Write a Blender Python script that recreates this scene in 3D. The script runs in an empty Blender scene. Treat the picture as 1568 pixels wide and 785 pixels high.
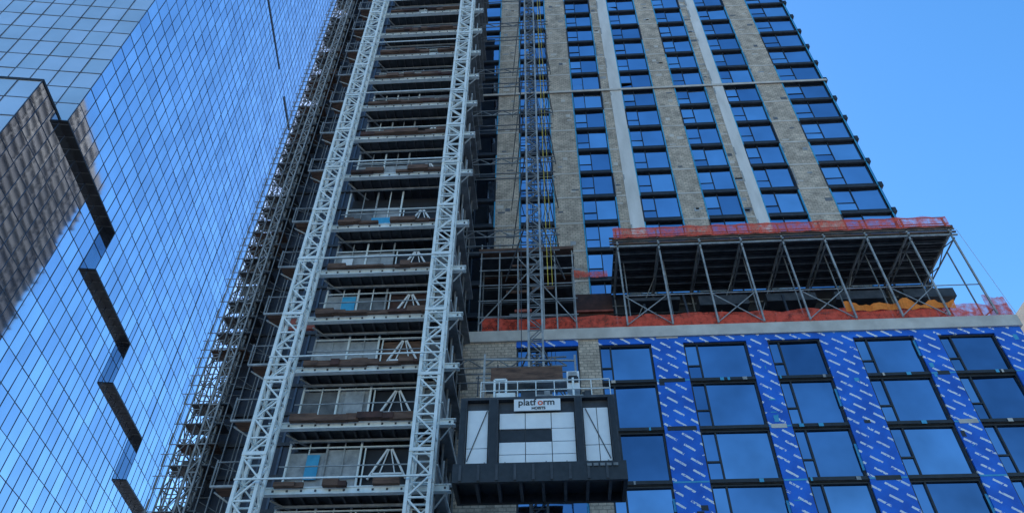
import bpy, math, random
from mathutils import Vector, Matrix
random.seed(7)
R=random.random
def U(a,b): return random.uniform(a,b)
sc=bpy.context.scene
# ------------------------------------------------------------ materials
def newmat(n):
    m=bpy.data.materials.new(n); m.use_nodes=True
    return m,m.node_tree.nodes,m.node_tree.links,m.node_tree.nodes['Principled BSDF']
def coords(N,L,scale=1.0):
    tc=N.new('ShaderNodeTexCoord'); mp=N.new('ShaderNodeMapping')
    L.new(tc.outputs['Object'],mp.inputs['Vector'])
    mp.inputs['Scale'].default_value=(scale,)*3 if not isinstance(scale,tuple) else scale
    return mp
def ramp(N,stops):
    r=N.new('ShaderNodeValToRGB'); e=r.color_ramp.elements
    e[0].position=stops[0][0]; e[0].color=(*stops[0][1],1)
    e[1].position=stops[-1][0]; e[1].color=(*stops[-1][1],1)
    for p,c in stops[1:-1]:
        x=e.new(p); x.color=(*c,1)
    return r
def m_noise(n,c1,c2,scale=1.5,rough=.7,metal=0,bump=0,stretch=None):
    m,N,L,b=newmat(n)
    mp=coords(N,L,stretch or 1.0)
    t=N.new('ShaderNodeTexNoise'); t.inputs['Scale'].default_value=scale; t.inputs['Detail'].default_value=8; t.inputs['Roughness'].default_value=.65
    L.new(mp.outputs[0],t.inputs['Vector'])
    r=ramp(N,[(.32,c1),(.68,c2)]); L.new(t.outputs['Fac'],r.inputs[0]); L.new(r.outputs[0],b.inputs['Base Color'])
    b.inputs['Roughness'].default_value=rough; b.inputs['Metallic'].default_value=metal
    if bump:
        bp=N.new('ShaderNodeBump'); bp.inputs['Strength'].default_value=bump; L.new(t.outputs['Fac'],bp.inputs['Height']); L.new(bp.outputs[0],b.inputs['Normal'])
    return m
def m_glass(n,c,rough=.03,wave=.02,ns=.35,metal=1,lo=.88,hi=1.1):
    m,N,L,b=newmat(n)
    mp=coords(N,L)
    t=N.new('ShaderNodeTexNoise'); t.inputs['Scale'].default_value=ns; t.inputs['Detail'].default_value=3
    L.new(mp.outputs[0],t.inputs['Vector'])
    r=ramp(N,[(.3,tuple(x*lo for x in c)),(.7,tuple(min(1,x*hi) for x in c))]); L.new(t.outputs['Fac'],r.inputs[0]); L.new(r.outputs[0],b.inputs['Base Color'])
    b.inputs['Metallic'].default_value=metal; b.inputs['Roughness'].default_value=rough
    bp=N.new('ShaderNodeBump'); bp.inputs['Strength'].default_value=wave; bp.inputs['Distance'].default_value=.5; L.new(t.outputs['Fac'],bp.inputs['Height']); L.new(bp.outputs[0],b.inputs['Normal'])
    return m
def m_brick(n,c1,c2,mort,bw=.4,bh=.2):
    m,N,L,b=newmat(n)
    tc=N.new('ShaderNodeTexCoord'); sp=N.new('ShaderNodeSeparateXYZ'); cb=N.new('ShaderNodeCombineXYZ')
    L.new(tc.outputs['Object'],sp.inputs[0]); L.new(sp.outputs[0],cb.inputs[0]); L.new(sp.outputs[2],cb.inputs[1])
    k=N.new('ShaderNodeTexBrick'); k.inputs['Scale'].default_value=1; k.inputs['Brick Width'].default_value=bw; k.inputs['Row Height'].default_value=bh
    k.inputs['Mortar Size'].default_value=.022; k.inputs['Color1'].default_value=(*c1,1); k.inputs['Color2'].default_value=(*c2,1); k.inputs['Mortar'].default_value=(*mort,1)
    L.new(cb.outputs[0],k.inputs['Vector'])
    t=N.new('ShaderNodeTexNoise'); t.inputs['Scale'].default_value=1.1; t.inputs['Detail'].default_value=12; t.inputs['Roughness'].default_value=.8
    L.new(tc.outputs['Object'],t.inputs['Vector'])
    r=ramp(N,[(.33,(.45,.44,.43)),(.66,(1.35,1.31,1.25))]); L.new(t.outputs['Fac'],r.inputs[0])
    mx=N.new('ShaderNodeMix'); mx.data_type='RGBA'; mx.blend_type='MULTIPLY'; mx.inputs[0].default_value=1
    L.new(k.outputs['Color'],mx.inputs[6]); L.new(r.outputs[0],mx.inputs[7]); L.new(mx.outputs[2],b.inputs['Base Color'])
    b.inputs['Roughness'].default_value=.9
    return m
def m_membrane(n):
    m,N,L,b=newmat(n)
    tc=N.new('ShaderNodeTexCoord'); sp=N.new('ShaderNodeSeparateXYZ'); cb=N.new('ShaderNodeCombineXYZ')
    L.new(tc.outputs['Object'],sp.inputs[0]); L.new(sp.outputs[0],cb.inputs[0]); L.new(sp.outputs[2],cb.inputs[1])
    mp=N.new('ShaderNodeMapping'); mp.inputs['Rotation'].default_value=(0,0,math.radians(36)); L.new(cb.outputs[0],mp.inputs[0])
    k=N.new('ShaderNodeTexBrick'); k.inputs['Scale'].default_value=1; k.inputs['Brick Width'].default_value=1.05; k.inputs['Row Height'].default_value=.52
    k.inputs['Mortar Size'].default_value=.20; k.inputs['Mortar Smooth'].default_value=0; k.offset=.37
    k.inputs['Color1'].default_value=(1,1,1,1);k.inputs['Color2'].default_value=(.8,.8,.8,1);k.inputs['Mortar'].default_value=(0,0,0,1)
    L.new(mp.outputs[0],k.inputs['Vector'])
    t=N.new('ShaderNodeTexNoise'); t.inputs['Scale'].default_value=7; t.inputs['Detail'].default_value=3; L.new(cb.outputs[0],t.inputs['Vector'])
    r=ramp(N,[(.38,(0,0,0)),(.45,(1,1,1))]); L.new(t.outputs['Fac'],r.inputs[0])
    mu=N.new('ShaderNodeMath'); mu.operation='MULTIPLY'; L.new(k.outputs['Color'],mu.inputs[0]); L.new(r.outputs[0],mu.inputs[1])
    t2=N.new('ShaderNodeTexNoise'); t2.inputs['Scale'].default_value=.8; t2.inputs['Detail'].default_value=6; L.new(cb.outputs[0],t2.inputs['Vector'])
    r2=ramp(N,[(.3,(.006,.10,.50)),(.7,(.015,.19,.80))]); L.new(t2.outputs['Fac'],r2.inputs[0])
    mx=N.new('ShaderNodeMix'); mx.data_type='RGBA'; L.new(mu.outputs[0],mx.inputs[0]); L.new(r2.outputs[0],mx.inputs[6]); mx.inputs[7].default_value=(.9,.9,.9,1)
    L.new(mx.outputs[2],b.inputs['Base Color']); b.inputs['Roughness'].default_value=.6
    bp=N.new('ShaderNodeBump'); bp.inputs['Strength'].default_value=.4; bp.inputs['Distance'].default_value=.08; L.new(t2.outputs['Fac'],bp.inputs['Height']); L.new(bp.outputs[0],b.inputs['Normal'])
    return m
def m_net(n,c,lo,hi,scale=3):
    m,N,L,b=newmat(n)
    b.inputs['Base Color'].default_value=(*c,1); b.inputs['Roughness'].default_value=.8
    mp=coords(N,L); t=N.new('ShaderNodeTexNoise'); t.inputs['Scale'].default_value=scale; t.inputs['Detail'].default_value=6; L.new(mp.outputs[0],t.inputs['Vector'])
    mr=N.new('ShaderNodeMapRange'); mr.inputs[1].default_value=.35; mr.inputs[2].default_value=.65; mr.inputs[3].default_value=lo; mr.inputs[4].default_value=hi
    L.new(t.outputs['Fac'],mr.inputs[0]); L.new(mr.outputs[0],b.inputs['Alpha'])
    return m
M={}
M['g1']=m_glass('window_glass_a',(.22,.32,.46),lo=.8,hi=1.2)
M['g2']=m_glass('window_glass_b',(.28,.39,.53),lo=.8,hi=1.2)
M['g3']=m_glass('window_glass_c',(.15,.23,.35),lo=.8,hi=1.2)
M['t1']=m_glass('tower_glass_a',(.48,.60,.76))
M['t2']=m_glass('tower_glass_b',(.60,.72,.86))
M['t3']=m_glass('tower_glass_c',(.34,.45,.60))
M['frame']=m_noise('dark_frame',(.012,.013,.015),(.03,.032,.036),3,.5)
M['cmu']=m_brick('concrete_block',(.70,.58,.46),(.54,.455,.365),(.34,.295,.25))
M['conc']=m_noise('concrete',(.50,.45,.39),(.72,.66,.58),.9,.85,bump=.1)
M['concw']=m_noise('pale_concrete',(.64,.61,.56),(.88,.84,.79),.9,.8,stretch=(1,1,.25))
M['trim']=m_noise('blue_tape',(.03,.30,.52),(.08,.45,.68),2,.5)
M['mem']=m_membrane('blue_membrane')
M['galv']=m_noise('galvanised_steel',(.68,.73,.70),(.94,.96,.93),2.5,.5,.0)
M['steel']=m_noise('grey_steel',(.20,.205,.205),(.46,.47,.46),2,.6,.0)
M['steeld']=m_noise('grey_steel_dark',(.11,.11,.11),(.30,.31,.31),1.2,.6,.0)  # darker grey steel for rear tube rows, ties and the far scaffold
M['dark']=m_noise('dark_steel',(.022,.024,.028),(.07,.072,.08),2,.55)
M['corr']=m_noise('deck_sheet',(.035,.04,.05),(.10,.11,.13),1.2,.5,stretch=(.3,4,1))
M['wood']=m_noise('brown_planks',(.06,.033,.024),(.21,.115,.075),2.2,.85,stretch=(.6,3,3))
M['panel']=m_noise('grey_mesh_panel',(.22,.23,.235),(.48,.49,.49),1.6,.6,.0)
M['panel2']=m_noise('grey_mesh_panel_dark',(.08,.085,.09),(.22,.225,.23),1.4,.6)
M['white']=m_noise('white_paint',(.80,.80,.79),(.92,.92,.90),1.2,.4)
M['redn']=m_net('red_net',(.85,.10,.05),.35,.9)
M['orn']=m_net('orange_net',(.98,.26,.03),.75,1)
M['rust']=m_noise('red_oxide',(.22,.05,.03),(.48,.12,.08),2,.7)
M['rustd']=m_noise('dark_brown_board',(.03,.015,.012),(.12,.05,.035),1.3,.8)
M['ct1']=m_glass('curtain_glass_a',(.64,.70,.80),ns=.12,wave=.015,rough=.045,metal=.97)
M['ct2']=m_glass('curtain_glass_b',(.72,.78,.87),ns=.12,wave=.015,rough=.045,metal=.97)
M['ct3']=m_glass('curtain_glass_c',(.56,.62,.73),ns=.12,wave=.015,rough=.045,metal=.97)
M['cf1']=m_glass('front_glass_haze_a',(.92,.94,.91),ns=.12,wave=.01,rough=.10,metal=.65)  # front face curtain glass, base colour paled to imitate reflected sky haze
M['cf2']=m_glass('front_glass_haze_b',(.82,.85,.83),ns=.12,wave=.01,rough=.10,metal=.65)
M['mul']=m_noise('mullion',(.05,.07,.11),(.09,.12,.17),2,.4)
M['nb']=m_noise('netted_wall',(.02,.028,.045),(.055,.07,.10),.4,.6)
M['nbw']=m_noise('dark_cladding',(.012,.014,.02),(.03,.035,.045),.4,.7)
M['asph']=m_noise('asphalt',(.035,.035,.037),(.065,.065,.068),6,.9)
M['pave']=m_noise('paving',(.26,.26,.25),(.38,.38,.37),3,.9)
M['paint']=m_noise('road_paint',(.6,.6,.58),(.8,.8,.78),5,.7)
M['yel']=m_noise('yellow_rope',(.7,.5,.06),(.85,.65,.1),3,.7)
M['rope']=m_noise('white_rope',(.5,.52,.55),(.7,.72,.75),3,.7)
M['ink']=m_noise('sign_ink',(.02,.02,.02),(.04,.04,.04),3,.6)
M['red']=m_noise('sign_red',(.75,.10,.03),(.8,.14,.05),3,.6)
# ------------------------------------------------------------ mesh builder
class MB:
    def __init__(s): s.v=[];s.f=[];s.m=[];s.ms=[]
    def mi(s,k):
        if k not in s.ms: s.ms.append(k)
        return s.ms.index(k)
    def quad(s,p,k):
        n=len(s.v); s.v+= [tuple(q) for q in p]; s.f.append(tuple(range(n,n+len(p)))); s.m.append(s.mi(k))
    def box(s,x0,x1,y0,y1,z0,z1,k):
        n=len(s.v); i=s.mi(k)
        s.v+=[(x0,y0,z0),(x1,y0,z0),(x1,y1,z0),(x0,y1,z0),(x0,y0,z1),(x1,y0,z1),(x1,y1,z1),(x0,y1,z1)]
        for q in ((0,3,2,1),(4,5,6,7),(0,1,5,4),(1,2,6,5),(2,3,7,6),(3,0,4,7)):
            s.f.append(tuple(n+j for j in q)); s.m.append(i)
    def beam(s,a,b,w,k):
        a=Vector(a);b=Vector(b);d=(b-a)
        if d.length<1e-4:return
        d.normalize(); up=Vector((0,0,1)) if abs(d.z)<.9 else Vector((0,1,0))
        e=d.cross(up).normalized(); g=d.cross(e).normalized(); h=w/2
        n=len(s.v); i=s.mi(k)
        for p in (a,b):
            for c,t in ((1,1),(1,-1),(-1,-1),(-1,1)): s.v.append(tuple(p+e*h*c+g*h*t))
        for q in ((0,1,5,4),(1,2,6,5),(2,3,7,6),(3,0,4,7),(0,3,2,1),(4,5,6,7)):
            s.f.append(tuple(n+j for j in q)); s.m.append(i)
    def lattice(s,x0,x1,y0,y1,z0,z1,bay,t,tb,k,kk=None):
        kk=kk or k
        for x in (x0,x1):
            for y in (y0,y1): s.beam((x,y,z0),(x,y,z1),t,k)
        n=int((z1-z0)/bay)
        c=[(x0,y0),(x1,y0),(x1,y1),(x0,y1)]
        for j in range(n):
            za=z0+j*bay; zb=za+bay
            for q in range(4):
                a=c[q]; b=c[(q+1)%4]
                s.beam((*a,zb),(*b,zb),tb,kk)
                if (j+q)%2: a,b=b,a
                s.beam((*a,za),(*b,zb),tb,kk)
    def obj(s,name,parent=None):
        me=bpy.data.meshes.new(name); me.from_pydata(s.v,[],s.f)
        for k in s.ms: me.materials.append(M[k])
        me.polygons.foreach_set('material_index',s.m); me.update()
        o=bpy.data.objects.new(name,me); sc.collection.objects.link(o)
        if parent: o.parent=parent
        return o
def empty(n,loc=(0,0,0),rz=0):
    e=bpy.data.objects.new(n,None); sc.collection.objects.link(e); e.location=loc; e.rotation_euler=(0,0,rz); return e
# ------------------------------------------------------------ apartment tower
tower=empty('apartment_tower')
TY=40.2; PZ=29.5; ST=3.07; B0=41.5
wins=[(-6.8,-3.92),(-1.98,.93),(3.10,5.96),(7.84,10.95),(12.86,15.82),(17.45,20.63),(22.99,27.0)]
z_lo=B0-4*ST; nf=29; z_hi=z_lo+nf*ST
w=MB(); g=MB()
w.box(-13,26.9,TY+.55,TY+22,29.6,z_hi,'frame')
piers=[(-13,-6.8,'cmu')]
for i in range(len(wins)-1):
    a=wins[i][1]; b=wins[i+1][0]
    if i in (2,4):
        piers.append((a,a+.42*(b-a),'cmu')); piers.append((a+.42*(b-a)+.003,b,'concw'))
    else: piers.append((a,b,'cmu'))
for a,b,k in piers:
    w.box(a,b,TY-(.06 if k=='concw' else 0),TY+.55,PZ,z_hi,k)
def pane(mb,x0,x1,z0,z1,y,ks,j=.006):
    q=[(x0,y+U(-j,j),z0),(x1,y+U(-j,j),z0),(x1,y+U(-j,j),z1)]
    y3=q[0][1]+q[2][1]-q[1][1]
    q.append((x0,y3,z1)); mb.quad(q,random.choice(ks))
gk=['g1','g1','g2','g3']; tk=['t1','t1','t2','t3']
for f in range(nf):
    z=z_lo+f*ST
    for a,b,k in piers:
        if k=='cmu':
            w.box(a+.01,b-.01,TY-.03,TY,z-.38,z-.20,'conc')
            for _ in range(3):
                if R()<.45:
                    xa=U(a+.05,b-.65); za=z+.2*random.randint(0,9); w.box(xa,xa+random.choice((.39,.58)),TY-.012,TY,za,za+random.choice((.19,.39)),random.choice(['conc','conc','panel','panel2']))
        if R()<.5: w.box(a+.02,a+.10,TY-.09,TY-.061,z+U(0,2),z+U(2,2.4),'steel')
    for wi,(a,b) in enumerate(wins):
        sh=.40
        w.box(a+.1,b-.1,TY+.02,TY+.5,z-sh,z+.10,'frame')
        w.box(a+.1,b-.1,TY-.10,TY+.02,z-sh+.02,z-sh+.12,'dark')
        g.box(a+.003,a+.1,TY-.03,TY+.5,z-sh,z+ST-sh-.01,'trim' if R()<.8 else 'frame')
        g.box(b-.1,b-.003,TY-.03,TY+.5,z-sh,z+ST-sh-.01,'trim' if R()<.8 else 'frame')
        zt=z+ST-sh-.01; a2=a+.1;b2=b-.1; m=a2+(b2-a2)*(.36 if wi%2 else .40)
        y=TY+.16
        hz=z+.1+(zt-z)*.34
        pane(g,a2+.05,m-.04,z+.12,hz-.04,y-.02,tk,.10 if R()<.08 else .012)
        pane(g,a2+.05,m-.04,hz+.04,zt-.05,y,tk,.012); pane(g,m+.04,b2-.05,z+.12,zt-.05,y,tk,.02)
        g.box(m-.035,m+.035,y-.07,y+.05,z+.1,zt,'frame')
        g.box(a2,m-.035,y-.06,y+.04,hz-.035,hz+.035,'frame')
        g.box(a2,a2+.05,y-.06,y+.05,z+.1,zt,'frame'); g.box(b2-.05,b2,y-.06,y+.05,z+.1,zt,'frame')
    w.box(27.0,27.3,TY-.12,TY+1.5,z-.4,z+.1,'frame')
    w.box(26.9,27.08,TY+.003,TY+22,z+.1,z+ST-.4,'t3')
for zz in (B0+7*ST-.1,B0+17*ST-.1):
    w.box(-6.9,27.2,TY-.16,TY-.1,zz-.36,zz-.1,'conc')
w.obj('walls',tower); g.obj('windows',tower)
# ------------------------------------------------------------ podium
p=MB(); pg=MB(); PY=35.0
bars=[28.72-ST*i for i in range(10)]
pw=[(-12.5,-9.5),(-8.5,-5.2),(-1.9,1.75),(2.95,6.0),(7.85,11.5),(12.7,15.7),(17.6,21.05),(22.4,25.6)]
pp=[(-9.5,-8.5,'cmu'),(-5.2,-1.9,'cmu'),(1.75,2.95,'cmu'),(6.0,7.85,'mem'),(11.5,12.7,'mem'),(15.7,17.6,'mem'),(21.05,22.4,'mem'),(25.6,27.2,'mem')]
p.box(-13,27.1,PY+.6,TY+22,0,28.7,'frame')
p.box(-13,27.35,PY-.12,TY+.0,28.72,29.5,'conc')
for a,b,k in pp: p.box(a,b,PY+(0 if k!='cmu' else .03),PY+.6,0,28.715,k)
for a,b in pw:
    for i,zt in enumerate(bars):
        z0=zt-ST
        if z0<-1: continue
        top=zt-.10 if i else zt-.42
        p.box(a,b,PY+.04,PY+.55,z0-.10,z0+.17,'frame')
        p.box(a,b,PY-.03,PY+.037,z0-.06,z0-.02,'frame')
        if i==0: p.box(a,b,PY+.0,PY+.5,top,zt-.003,'mem')
        zb=z0+.17; y=PY+.22
        fr=.10
        pg.box(a,a+fr,y-.12,y+.1,zb,top,'frame'); pg.box(b-fr,b,y-.12,y+.1,zb,top,'frame'); pg.box(a+fr,b-fr,y-.12,y+.1,top-fr,top,'frame')
        m=a+(b-a)*.22; hz=zb+(top-zb)*.36
        pg.box(m-.045,m+.045,y-.1,y+.1,zb,top-fr,'frame'); pg.box(a+fr,m-.045,y-.09,y+.1,hz-.045,hz+.045,'frame')
        pane(pg,a+fr,m-.045,zb,hz-.045,y-.03,gk); pane(pg,a+fr,m-.045,hz+.045,top-fr,y,gk); pane(pg,m+.045,b-fr,zb,top-fr,y,gk,.02)
        if R()<.5: pg.box(b-fr-.02,b+.02,y-.13,y-.121,zb+U(.2,1.6),zb+U(1.7,2.2),'trim')
        for s_ in range(3):
            if R()<.5: xx=U(a,b-.3); p.box(xx,xx+U(.06,.3),PY-.035,PY-.031,z0-.07,z0+.12,random.choice(['trim','conc','steel']))
for a,b,k in pp:
    if k!='mem': continue
    for zt in bars:
        if R()<.6: p.box(a+.02,b-.02,PY-.012,PY-.003,zt-.02,zt+.07,'trim')
        if R()<.3: p.box(a+U(.1,.4),b-U(.1,.5),PY-.02,PY-.013,zt-.1,zt+.15,'conc' if R()<.5 else 'frame')
    for _ in range(7):
        zz=U(10,28); xx=U(a,b-.4); p.box(xx,xx+U(.05,.4),PY-.010,PY-.002,zz,zz+U(.04,.5),random.choice(['trim','frame','trim']))
p.obj('podium_walls',tower); pg.obj('podium_windows',tower)
# ------------------------------------------------------------ terrace protection deck
deck=empty('protection_deck_scaffold')
d=MB(); X0,X1=4.57,26.4
d.box(X0,X1,34.9,39.9,36.55,36.62,'corr')
for i in range(19): d.box(X0+.02,X1-.02,35.0+i*.26,35.06+i*.26,36.40,36.548,'steeld' if i%3==0 else 'dark')
for i in range(4): d.beam((X0-.3,34.75,36.1+i*.27),(X1+.2,34.75,36.1+i*.27),.10,'steel' if i%2==0 else 'wood')
d.box(X0-.1,X1+.1,34.6,34.9,36.63,36.70,'wood')
d.beam((X0,34.7,37.1),(X1,34.7,37.1),.05,'rust');d.beam((X0,34.7,37.7),(X1,34.7,37.7),.05,'rust')
n=9
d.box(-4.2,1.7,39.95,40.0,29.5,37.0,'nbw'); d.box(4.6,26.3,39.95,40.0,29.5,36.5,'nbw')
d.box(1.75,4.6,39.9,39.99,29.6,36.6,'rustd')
for z in (30.6,32,33.4,34.8): d.box(1.75,4.6,39.7,39.88,z,z+.14,'rust')
for z in (30.4,31.6,32.8,34,35.2):
    d.beam((X0,39.7,z),(X1,39.7,z),.06,'steeld')
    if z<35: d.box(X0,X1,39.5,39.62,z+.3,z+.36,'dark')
# second, lower row of boards under the deck (stair tower bays)
for k in range(5):
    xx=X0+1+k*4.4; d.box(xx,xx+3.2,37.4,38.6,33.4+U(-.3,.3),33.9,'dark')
for i in range(n):
    x=X0+.2+(X1-X0-.4)*i/(n-1)
    d.beam((x,34.75,29.5),(x,34.75,37.7),.10,'steel')
    d.beam((x,39.6,29.5),(x,39.6,36.5),.10,'steeld')
    d.beam((x,34.6,36.25),(x,39.9,36.25),.12,'steel'); d.beam((x,34.6,35.7),(x,39.9,35.7),.07,'steeld')
    for q in range(4): d.beam((x,34.8+q*1.27,36.2 if q%2 else 35.7),(x,34.8+(q+1)*1.27,35.7 if q%2 else 36.2),.05,'steeld')
    d.beam((x,34.8,29.9),(x,39.5,31.2),.05,'steeld')
    d.beam((x+.5,36.6,29.5),(x+.5,36.6,36.4),.07,'steeld')
    if i<n-1:
        xn=x+(X1-X0-.4)/(n-1)
        if i%2==0: d.beam((x,34.85,29.6),(xn,34.85,31.9),.05,'steel'); d.beam((xn,34.85,29.6),(x,34.85,31.9),.05,'steel')
        d.beam((x,34.85,31.9),(xn,34.85,31.9),.05,'steel')
        if R()<.6: d.beam((x,38,30),(xn,38,36.2),.06,'steeld')
for k in range(24):
    xx=U(X0,X1-3); d.box(xx,xx+U(1,3),36.9,37.1,U(29.6,30.0),U(30.1,30.9),random.choice(['wood','steeld','rust','dark']))
for k in range(6):
    xx=U(X0,X1); d.beam((xx,35.2,29.5),(xx+U(-.3,.3),35.3,U(31,32.2)),.12,'nbw')
d.obj('deck_frame',deck)
def net(name,parent,x0,x1,y,z0,z1,k,amp=.08,n=90,ja=.12):
    b=MB(); pts=[]
    for i in range(n+1):
        t=i/n; x=x0+(x1-x0)*t
        o=amp*math.sin(t*n*.9+1)*U(.4,1)
        pts.append(((x,y+o,z0+U(-.03,.03)),(x,y-o,z1+ja*math.sin(i*.7)*U(.2,1)-abs(math.sin(i*.16))*ja)))
    for i in range(n):
        b.quad([pts[i][0],pts[i+1][0],pts[i+1][1],pts[i][1]],k)
    return b.obj(name,parent)
net('upper_net',deck,X0,X1,34.62,36.75,37.75,'redn',ja=.05)
net('base_net',deck,-4,27.2,34.95,29.5,30.5,'redn',ja=.08)
net('base_net_rear',deck,4.6,26.4,36.2,29.5,31.3,'redn',ja=.2)
net('side_net',deck,26.0,27.3,35.0,29.5,31.1,'redn',n=10)
net('orange_net',deck,17.8,24.2,34.85,30.15,30.85,'orn',n=36,ja=.26)
net('recess_net',deck,1.8,4.5,40.0,38.3,39.0,'redn',n=10)
ls=MB()
for x in (-4.2,-3.0,-1.8,-.2,.6,1.75):
    for y in (34.9,36.6,38.4): ls.beam((x,y,29.5),(x,y,36.9),.08,'steel' if y<35 else 'steeld')
for z in (30.6,31.9,33.2,34.5,35.6):
    for y in (34.9,36.6,38.4): ls.beam((-4.3,y,z),(1.9,y,z),.06,'steel' if y<35 else 'steeld')
    ls.box(-4.2,1.8,36.7,38.3,z-.1,z,'rustd' if R()<.5 else 'dark')
for i in range(4):
    ls.box(-4.4+U(0,.5),1.9-U(0,.4),34.7+i*.5,35.1+i*.5,36.0+U(0,.1),36.2+U(0,.2),'wood')
ls.box(-4.3,1.9,35.2,38.6,35.95,36.05,'dark')
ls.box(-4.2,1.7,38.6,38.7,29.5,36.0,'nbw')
ls.beam((-4.2,34.85,30),(-.2,34.85,35.5),.06,'steel'); ls.beam((1.7,34.85,30),(-1.8,34.85,35.5),.06,'steel')
for _ in range(8):
    z=U(30,35.5); x=U(-4,0); ls.box(x,x+U(.8,2),35.0,35.1,z,z+.2,random.choice(['wood','rust','steeld']))
ls.obj('left_bay',deck)
# ------------------------------------------------------------ hoist common tower
ct=empty('hoist_access_scaffold')
c=MB()
c.lattice(-12.9,-12.0,27.3,27.95,0,84,.95,.14,.07,'galv')
c.lattice(-5.85,-4.95,27.3,27.95,0,84,.95,.14,.07,'galv')
for z in [2+3.8*i for i in range(22)]:
    for xx in (-12.45,-5.4): c.box(xx-.52,xx+.52,27.2,27.26,z,z+.16,'galv')
c.obj('lattice_columns',ct)
lv=[1.0,4.0,7.0,10.0,13.1,16.1,19.2,22.2,25.3,28.5,32.0,36.5,40.3,43.8,47.1,50.3,53.5,56.7,59.9,63.1,66.3,69.5,72.7,75.9,79.1]
c=MB()
for i,z in enumerate(lv[:-1]):
    zn=lv[i+1]
    c.box(-11.8,-5.0,28.35,34.4,z-.10,z,'dark')
    for j in range(12): c.box(-11.7+j*.58,-11.62+j*.58,28.4,34.3,z-.26,z-.103,'dark')
    c.beam((-11.8,28.5,z-.33),(-8.5,33.5,z-.33),.07,'steel'); c.beam((-5.1,28.5,z-.33),(-8.3,33.5,z-.33),.07,'steel')
    c.beam((-11.8,29.1,z-.33),(-5,29.1,z-.33),.10,'steel')
    c.box(-12.6,-4.3,28.18,28.32,z-.20,z+.04,'galv'); c.box(-12.6,-4.2,28.12,28.38,z+.04,z+.08,'galv'); c.box(-12.6,-4.2,28.12,28.38,z-.24,z-.20,'galv')
    for k in range(14): c.box(-12.3+k*.6,-12.22+k*.6,28.14,28.18,z-.12,z-.04,'dark')
    if i%2: c.beam((-12.9,27.0,z-.12),(-4.9,27.0,z-.12),.06,'galv')
    c.beam((-14.1,27.6,z-.1),(-12.9,27.6,z-.1),.09,'steel'); c.beam((-14.1,28.1,z-.1),(-12.9,28.1,z-.9),.06,'steel'); c.beam((-14.1,27.6,z-.1),(-14.1,27.6,z+1.1),.06,'steeld')
    c.beam((-14.1,27.6,z+1.0),(-12.9,27.6,z+1.0),.05,'steeld'); c.box(-14.0,-13.0,27.7,28.6,z-.06,z,'wood')
    x=-11.6
    while x<-6.2:
        L=U(.4,1.5)
        if R()<.95: c.box(x,min(x+L,-6),27.78+U(0,.2),28.1,z+U(-.02,.05),z+U(.14,.40),random.choice(['wood','wood','wood','rustd']))
        x+=L*U(.6,1.02)
    Y=29.4; h=zn-.35
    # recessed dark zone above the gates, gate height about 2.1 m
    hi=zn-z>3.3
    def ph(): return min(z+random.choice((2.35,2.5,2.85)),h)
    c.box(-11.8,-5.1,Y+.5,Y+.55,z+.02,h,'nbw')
    c.box(-11.8,-10.1,Y,Y+.06,z+.05,ph(),'panel' if R()<.8 else 'panel2')
    c.box(-10.05,-8.6,Y+.02,Y+.08,z+.05,ph(),'panel' if R()<.6 else 'panel2')
    c.box(-8.5,-6.0,Y+.12,Y+.2,z+.05,ph(),random.choice(['panel2','rustd','nbw','wood']))
    c.box(-5.95,-5.1,Y+.02,Y+.08,z+.05,ph(),'panel2')
    if R()<.35:
        xx=U(-11.5,-9.5); c.box(xx,xx+U(.5,1.2),Y-.14,Y-.11,z+1.0,z+U(1.7,2.4),random.choice(['white','trim','panel']))
    for x in (-11.8,-10.9,-10.08,-9.3,-8.55,-6.0,-5.1): c.beam((x,Y-.06,z),(x,Y-.06,zn-.3),.09 if x in(-11.8,-10.08,-8.55,-6.0,-5.1) else .05,'galv' if R()<.5 else 'steel')
    for zz in (1.1,2.55): c.beam((-11.8,Y-.1,z+zz),(-5.1,Y-.1,z+zz),.06,'galv')
    t=z+2.45
    for s_ in (-1,1):
        c.beam((-7.25+s_*.10,Y-.02,t),(-7.25+s_*.85,Y-.02,z+1.0),.09,'white'); c.beam((-7.25+s_*.04,Y-.02,t),(-7.25+s_*.35,Y-.02,z+1.2),.05,'white')
    c.beam((-7.95,Y-.02,z+1.25),(-6.55,Y-.02,z+1.25),.09,'white')
    c.beam((-8.4,Y-.03,t+.12),(-6.1,Y-.03,t+.12),.07,'galv'); c.beam((-8.35,Y-.03,z),(-8.35,Y-.03,t+.1),.06,'galv'); c.beam((-6.2,Y-.03,z),(-6.2,Y-.03,t+.1),.06,'galv')
    c.beam((-11.7,28.3,z+1.1),(-6,28.3,z+1.1),.045,'steel')
    for k in range(5):
        y=28.6+k*1.3; c.beam((-4.95,y,z),(-4.95,y,zn),.08,'steeld')
        hh=U(1.0,2.3)
        c.box(-5.02,-4.96,y+.08,y+1.2,z+.1,z+hh,random.choice(['panel','panel2','wood','steeld']))
    c.beam((-4.9,28.4,z+1.1),(-4.9,34.5,z+1.1),.06,'galv'); c.box(-5.1,-4.6,28.4,34.6,z-.16,z-.02,'steeld')
    c.beam((-4.6,28.3,z-.1),(-4.6,28.3,z+1.2),.07,'steel'); c.beam((-4.85,28.3,z-.9),(-4.3,28.3,z-.1),.06,'steel')
    if i%2==0: c.beam((-5,28.7,z),(-5,34,zn),.07,'steeld')
c.box(-11.9,-5.2,34.45,34.6,0,84,'frame')
c.box(-15.5,-13.2,33,33.2,28.6,29.4,'rust')
c.obj('landings',ct)
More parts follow.
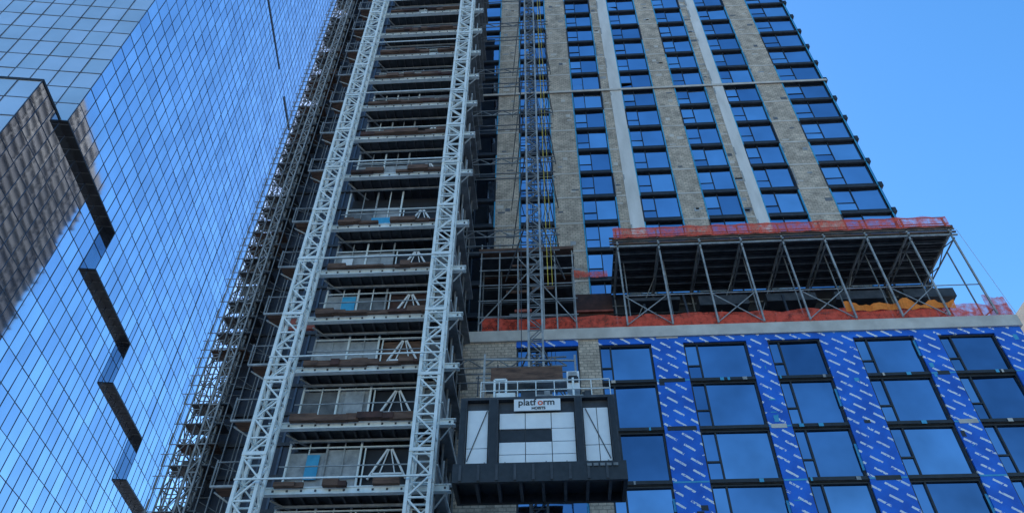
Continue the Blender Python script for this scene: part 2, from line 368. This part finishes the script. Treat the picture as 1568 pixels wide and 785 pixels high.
# ------------------------------------------------------------ construction hoist
ho=empty('construction_hoist')
h=MB(); mx0,mx1,my0,my1=-.97,-.27,29.0,29.7
h.lattice(mx0,mx1,my0,my1,0,100,.75,.10,.045,'steel','steeld')
h.obj('mast',ho)
h=MB()
for z in (12,24,33.6,40.6,46.2,51.8,59,66):
    for dz in (0,.55):
        h.beam((-4.9,31,z+dz),(.9,31,z+dz),.06,'steeld'); h.beam((-4.9,32.3,z+dz),(.9,32.3,z+dz),.06,'steeld')
    for k in range(8): h.beam((-4.9+k*.725,31,z+(.55 if k%2 else 0)),(-4.9+(k+1)*.725,31,z+(0 if k%2 else .55)),.05,'steeld')
    yy=TY if z>36 else PY
    h.beam((-1,29.7,z),(-2.6,yy,z),.07,'steeld'); h.beam((-.25,29.7,z),(1.2,yy,z),.07,'steeld'); h.beam((-1,29.7,z),(1.2,yy,z+.1),.05,'steeld')
h.obj('wall_ties',ho)
h=MB()
h.beam((.1,31.5,30),(.1,31.5,95),.04,'yel'); h.beam((.35,31.5,30),(.28,31.5,95),.03,'yel'); h.beam((-1.35,29.5,19),(-1.35,29.5,95),.04,'dark')
h.obj('cables',ho)
c=MB(); F=26.0; Z0=15.8; Z1=18.7
c.box(-3.5,2.5,F+.12,F+1.7,Z0,Z1-.02,'dark')
def panelgrid(xs,zs,skip=()):
    for i in range(len(xs)-1):
        for j in range(len(zs)-1):
            if (i,j) in skip: c.box(xs[i]+.03,xs[i+1]-.03,F+.08,F+.11,zs[j]+.03,zs[j+1]-.03,'frame'); continue
            c.box(xs[i]+.015,xs[i+1]-.015,F+.04,F+.11,zs[j]+.015,zs[j+1]-.015,'white')
panelgrid([-2.1,-1.05,0.0,.94],[Z0+.04,16.25,16.8,17.38,18.12],skip=((0,2),(1,2)))
panelgrid([-3.4,-2.55],[Z0+.08,16.55,18.3]); panelgrid([1.3,1.85,2.32],[Z0+.08,16.6,18.3])
c.beam((-3.35,F+.02,16.0),(-2.6,F+.02,18.25),.03,'dark'); c.beam((2.25,F+.02,16.0),(1.4,F+.02,18.25),.03,'dark')
for a,b in ((-3.7,-3.42),(-2.52,-2.14),(.97,1.28),(2.34,2.62)):
    c.box(a,b,F-.12,F+.15,Z0-.5,Z1+.05,'dark'); c.box(a+.06,b-.06,F-.16,F-.12,Z0,Z1,'frame')
c.box(-3.7,2.62,F-.1,F+1.75,Z1,Z1+.12,'dark')
for i in range(8): c.beam((-3.45+i*.8,F,Z0-.02),(-3.45+i*.8,F,Z0+.12),.05,'steel')
c.box(-3.72,-3.52,F+.2,F+1.7,Z0,Z1-.03,'dark'); c.box(2.5,2.66,F+.2,F+1.7,Z0,Z1-.03,'dark')
c.box(-3.85,2.8,F-.2,F-.05,15.0,15.78,'frame'); c.box(-3.85,2.8,F+1.55,F+1.7,15.0,15.78,'frame')
c.box(-3.85,-3.7,F-.05,F+1.55,15.0,15.78,'frame'); c.box(2.65,2.8,F-.05,F+1.55,15.0,15.78,'frame')
c.box(-3.7,2.65,F-.05,F+1.55,15.35,15.5,'frame')
for i in range(7): c.box(-3.0+i*.85,-2.88+i*.85,F-.05,F+1.55,15.02,15.34,'dark')
for i in range(9): c.box(-3.6+i*.7,-3.5+i*.7,F-.24,F-.2,15.05,15.7,'dark')
for i in range(5): c.box(1.3+i*.25,1.48+i*.25,F-.26,F-.2,15.55,15.66,'steeld')
c.obj('car',ho)
c=MB()
for y in (F+.0,F+1.65):
    for zz in (.5,.95): c.beam((-2.9,y,Z1+zz),(2.5,y,Z1+zz),.035,'galv')
    for i in range(8): c.beam((-2.9+i*.77,y,Z1),(-2.9+i*.77,y,Z1+.95),.035,'galv')
c.box(-2.7,.6,28.1,28.2,20.9,21.9,'wood'); c.box(-2.9,1.2,27.5,28.3,20.6,20.72,'steel')
c.beam((-3,28.0,19),(-3,28.0,22.6),.09,'steel'); c.beam((1.2,28.0,19),(1.2,28.0,22.4),.09,'steel'); c.beam((-3,28,22.3),(1.2,28,22.1),.07,'steel')
for k in range(5): c.beam((-3.3+k*.9,28.3,20.5),(-3.3+k*.9,28.3,21.6+(k%2)*.6),.06,'dark')
c.beam((-3.4,28.3,21.5),(.9,28.3,21.3),.06,'steel')
c.box(.75,1.3,27.0,27.5,19.9,20.8,'white'); c.box(.8,1.25,26.9,27.0,20.2,20.45,'frame'); c.box(.82,1.2,26.9,27,20.5,20.7,'steel'); c.box(-2.3,-1.5,26.6,27.2,18.85,19.5,'galv'); c.box(-.6,.1,26.5,27.3,18.85,19.3,'steel')
c.box(.3,1.4,26.6,27.4,18.9,19.3,'galv'); c.box(-1.3,.1,27.6,28.6,19.0,20.2,'dark')
for x in (-2.4,-1.9,1.0): c.beam((x,26.8,19.3),(x,26.8,20.3),.09,'galv')
c.beam((-2.4,26.8,20.3),(-1.9,26.8,20.3),.09,'galv')
for _ in range(10):
    x=U(-2.8,2.0); c.box(x,x+U(.15,.5),U(26.6,27),U(27.1,27.4),18.82,U(19,19.6),random.choice(['steel','dark','galv','white']))
c.obj('roof_gear',ho)
c=MB(); c.box(-1.5,.4,F-.09,F-.05,18.15,18.72,'white'); c.obj('sign_board',ho)
def text(s,x,z,size,k,parent,name):
    cu=bpy.data.curves.new(name,'FONT'); cu.body=s; cu.size=size; cu.align_x='CENTER'; cu.extrude=.004; cu.offset=.006
    o=bpy.data.objects.new(name,cu); sc.collection.objects.link(o); o.location=(x,F-.1,z); o.rotation_euler=(math.pi/2,0,0); cu.materials.append(M[k]); o.parent=parent
text('platf',-.97,18.4,.42,'ink',ho,'sign_letters'); text('rm',-.07,18.4,.42,'ink',ho,'sign_letters_end'); text('o',-.42,18.4,.42,'red',ho,'sign_letter_round'); text('HOISTS',-.5,18.2,.17,'ink',ho,'sign_small_letters')
# ------------------------------------------------------------ rear dark highrise + facade scaffold
nb=empty('dark_highrise_building'); b=MB(); H=150
b.box(-31,-13,57.3,132,0,H,'nbw')
b.box(-30.9,-13,57.22,57.298,0,H,'nb')
for i in range(int(H/3.1)):
    z=1+i*3.1; b.box(-31.35,-12.8,57.0,132.3,z,z+.32,'dark')
for i in range(12):
    y=58+i*6.1; b.box(-31.2,-31.0,y,y+.3,0,H,'dark')
for i in range(11):
    b.box(-30.7+i*1.7,-30.5+i*1.7,57.1,57.2,0,H,'mul')
b.obj('walls',nb)
fs=empty('facade_scaffold'); b=MB()
b.lattice(-31.9,-30.9,54.6,55.6,0,155,1.5,.12,.07,'steeld')
b.lattice(-30.0,-29.2,54.2,55.0,0,155,1.3,.16,.09,'steel')
for i in range(77):
    z=i*2.0
    e=U(0,.5)
    b.beam((-32.4-e,54.5,z),(-28.4,54.5,z),.07,'steeld'); b.beam((-32.6,56.3,z),(-28.4,56.3,z),.07,'steeld')
    if R()<.85: b.box(-32.0,-28.5,54.7,56.3,z,z+.08,random.choice(['wood','dark','dark']))
    b.beam((-32.6,54.5,z),(-32.6,54.5,z+1.1),.06,'steeld')
    if R()<.6: b.beam((-33.0,54.5,z+1.1),(-31,54.5,z+1.1),.06,'steel')
    if R()<.8: b.box(U(-32,-30.4),U(-30,-28.6),56.0,56.1,z+.1,z+U(1.0,1.9),random.choice(['panel2','nb','wood','nbw']))
    b.beam((-31+R(),54.4,z),(-30+R(),54.4,z+2),.05,'steeld')
    if i%2==0: b.beam((-28.5,54.8,z),(-24,57,z),.06,'steeld'); b.beam((-28.5,54.8,z+.9),(-26,57,z),.05,'steeld')
for x in (-32.5,-28.5,-27.6,-26.4):
    for y in (54.5,56.3): b.beam((x,y,0),(x,y,155),.09,'steeld')
b.obj('tubes_and_boards',fs)
# ------------------------------------------------------------ glass office tower
gt=empty('glass_office_tower',(-54.47,-7.66,0),math.radians(8)); b=MB(); gp=MB(); FH=3.8
def fz(n): return n*FH
stairs=[(63,84,22),(84,102,20),(102,119,18),(119,134,16)]
TOP=70; DP=1.15
def jq(P,ax,ks,j):
    o=[U(-j,j) for _ in range(3)]; o.append(o[0]+o[2]-o[1]); q=[]
    for pnt,e in zip(P,o):
        pnt=list(pnt); pnt[ax]+=e; q.append(pnt)
    gp.quad(q,random.choice(ks))
CW=2.1; mt=.035
for si,(a,c2,n0) in enumerate(stairs):
    z0=fz(n0)
    b.box(-DP,-.12,a+.05,c2-.02,z0,fz(TOP),'mul')
    b.box(-DP,.05,a,c2,z0-.25,z0-.02,'frame')
    y=a+.5
    while y<c2: b.box(-DP,.0,y,y+.08,z0-.29,z0-.252,'steeld'); y+=CW
    if si:
        for n in range(n0,stairs[si-1][2]): jq([(-DP,a,fz(n)),(0,a,fz(n)),(0,a,fz(n+1)),(-DP,a,fz(n+1))],1,['ct3','ct1'],.003)
    for n in range(n0,TOP):
        y=a
        while y<c2-.1:
            y2=min(y+CW,c2)
            jq([(0,y,fz(n)),(0,y2,fz(n)),(0,y2,fz(n+1)),(0,y,fz(n+1))],0,['ct1','ct1','ct2','ct3'],.014)
            y=y2
        b.box(-.05,.04,a,c2,fz(n)-mt,fz(n)+mt,'mul')
    y=a
    while y<c2-.1:
        b.box(-.05,.05,y-mt,y+mt,z0,fz(TOP),'mul'); y+=CW
b.box(-42,-DP,63.2,134,fz(22),fz(TOP),'mul')
b.box(-42,-DP-.15,57.2,134,0,fz(22)-.1,'mul')
b.box(-42,-DP+.1,56.9,63.3,fz(22)-.09,fz(22)+.3,'frame')
y=57
while y<134:
    for n in range(0,22):
        jq([(-DP,y,fz(n)),(-DP,y+CW,fz(n)),(-DP,y+CW,fz(n+1)),(-DP,y,fz(n+1))],0,['ct1','ct2','ct3','ct3'],.014)
    b.box(-DP-.05,-DP+.05,y-mt,y+mt,0,fz(22)-.35,'mul'); y+=CW
for n in range(22): b.box(-DP-.05,-DP+.04,57,134,fz(n)-mt,fz(n)+mt,'mul')
CF=3.0
for (yy,xa,n0,n1) in ((63,0,22,TOP),(57,-DP,0,22)):
    x=xa
    while x>-42:
        for n in range(n0,n1):
            jq([(x-CF,yy,fz(n)),(x,yy,fz(n)),(x,yy,fz(n+1)),(x-CF,yy,fz(n+1))],1,['cf1','cf1','cf2'],.02)
        b.box(x-.04,x+.04,yy-.09,yy+.05,fz(n0),fz(n1)-.12,'mul'); x-=CF
    for n in range(n0+1,n1): b.box(-42,xa,yy-.06,yy+.05,fz(n)-.045,fz(n)+.045,'mul')
b.box(-.1,.15,93,113,177.4,178.0,'frame'); b.box(-.1,.2,122,133,177.2,178.2,'frame')
b.obj('structure',gt); gp.obj('glass',gt)
# distant building right
o=MB(); o.box(60,90,70,100,0,63,'conc')
for i in range(18): o.box(60.5,89.5,69.8,70,2+i*3.4,3.6+i*3.4,'g3')
o.obj('distant_building')
rp=MB()
rp.beam((26.6,34.6,36.5),(27.3,34.8,29.5),.02,'rope')
rp.obj('hanging_rope')
# ------------------------------------------------------------ ground
q=MB(); q.box(-1500,1500,-1500,1500,-.5,0,'pave'); q.obj('ground')
q=MB(); q.quad([(-400,-9,.004),(400,-9,.004),(400,3,.004),(-400,3,.004)],'asph'); q.obj('road')
q=MB()
for i in range(60): q.quad([(-180+i*6,-3.08,.008),(-177+i*6,-3.08,.008),(-177+i*6,-2.92,.008),(-180+i*6,-2.92,.008)],'paint')
q.obj('road_markings')
q=MB(); q.box(-400,400,3,3.2,0,.13,'conc'); q.box(-400,400,3.203,12,0,.125,'pave'); q.obj('pavement')
# ------------------------------------------------------------ camera
th=math.radians(44.3); ps=math.radians(3.6); rho=.0078
hv=Vector((-math.sin(ps),math.cos(ps),0)); Rv=Vector((math.cos(ps),math.sin(ps),0))
Fv=hv*math.cos(th)+Vector((0,0,math.sin(th))); Uv=-hv*math.sin(th)+Vector((0,0,math.cos(th)))
R2=Rv*math.cos(rho)+Uv*math.sin(rho); U2=Uv*math.cos(rho)-Rv*math.sin(rho)
cam=bpy.data.objects.new('camera',bpy.data.cameras.new('camera')); sc.collection.objects.link(cam)
mt4=Matrix((R2,U2,-Fv)).transposed().to_4x4(); mt4.translation=Vector((0,0,1.6)); cam.matrix_world=mt4
cam.data.lens=26; cam.data.sensor_width=36; cam.data.clip_end=5000; sc.camera=cam
# ------------------------------------------------------------ light
EL=math.radians(52); AZ=math.radians(-22)
wd=bpy.data.worlds.new('World'); sc.world=wd; wd.use_nodes=True; N=wd.node_tree.nodes; L=wd.node_tree.links
sk=N.new('ShaderNodeTexSky'); sk.sky_type='NISHITA'; sk.sun_disc=False; sk.sun_elevation=EL; sk.sun_rotation=AZ; sk.air_density=1.3; sk.dust_density=.2; sk.ozone_density=4
hs=N.new('ShaderNodeHueSaturation'); hs.inputs['Saturation'].default_value=1.27; hs.inputs['Value'].default_value=1.55
L.new(sk.outputs[0],hs.inputs['Color']); L.new(hs.outputs[0],N['Background'].inputs[0]); N['Background'].inputs[1].default_value=.15
sl=bpy.data.lights.new('sun','SUN'); sl.energy=4; sl.angle=math.radians(.5); sl.color=(1,.95,.88)
so=bpy.data.objects.new('sun',sl); sc.collection.objects.link(so)
sd=Vector((math.sin(AZ)*math.cos(EL),math.cos(AZ)*math.cos(EL),math.sin(EL)))
so.rotation_euler=sd.to_track_quat('Z','Y').to_euler()
sc.view_settings.view_transform='Standard'; sc.view_settings.look='None'; sc.view_settings.exposure=0
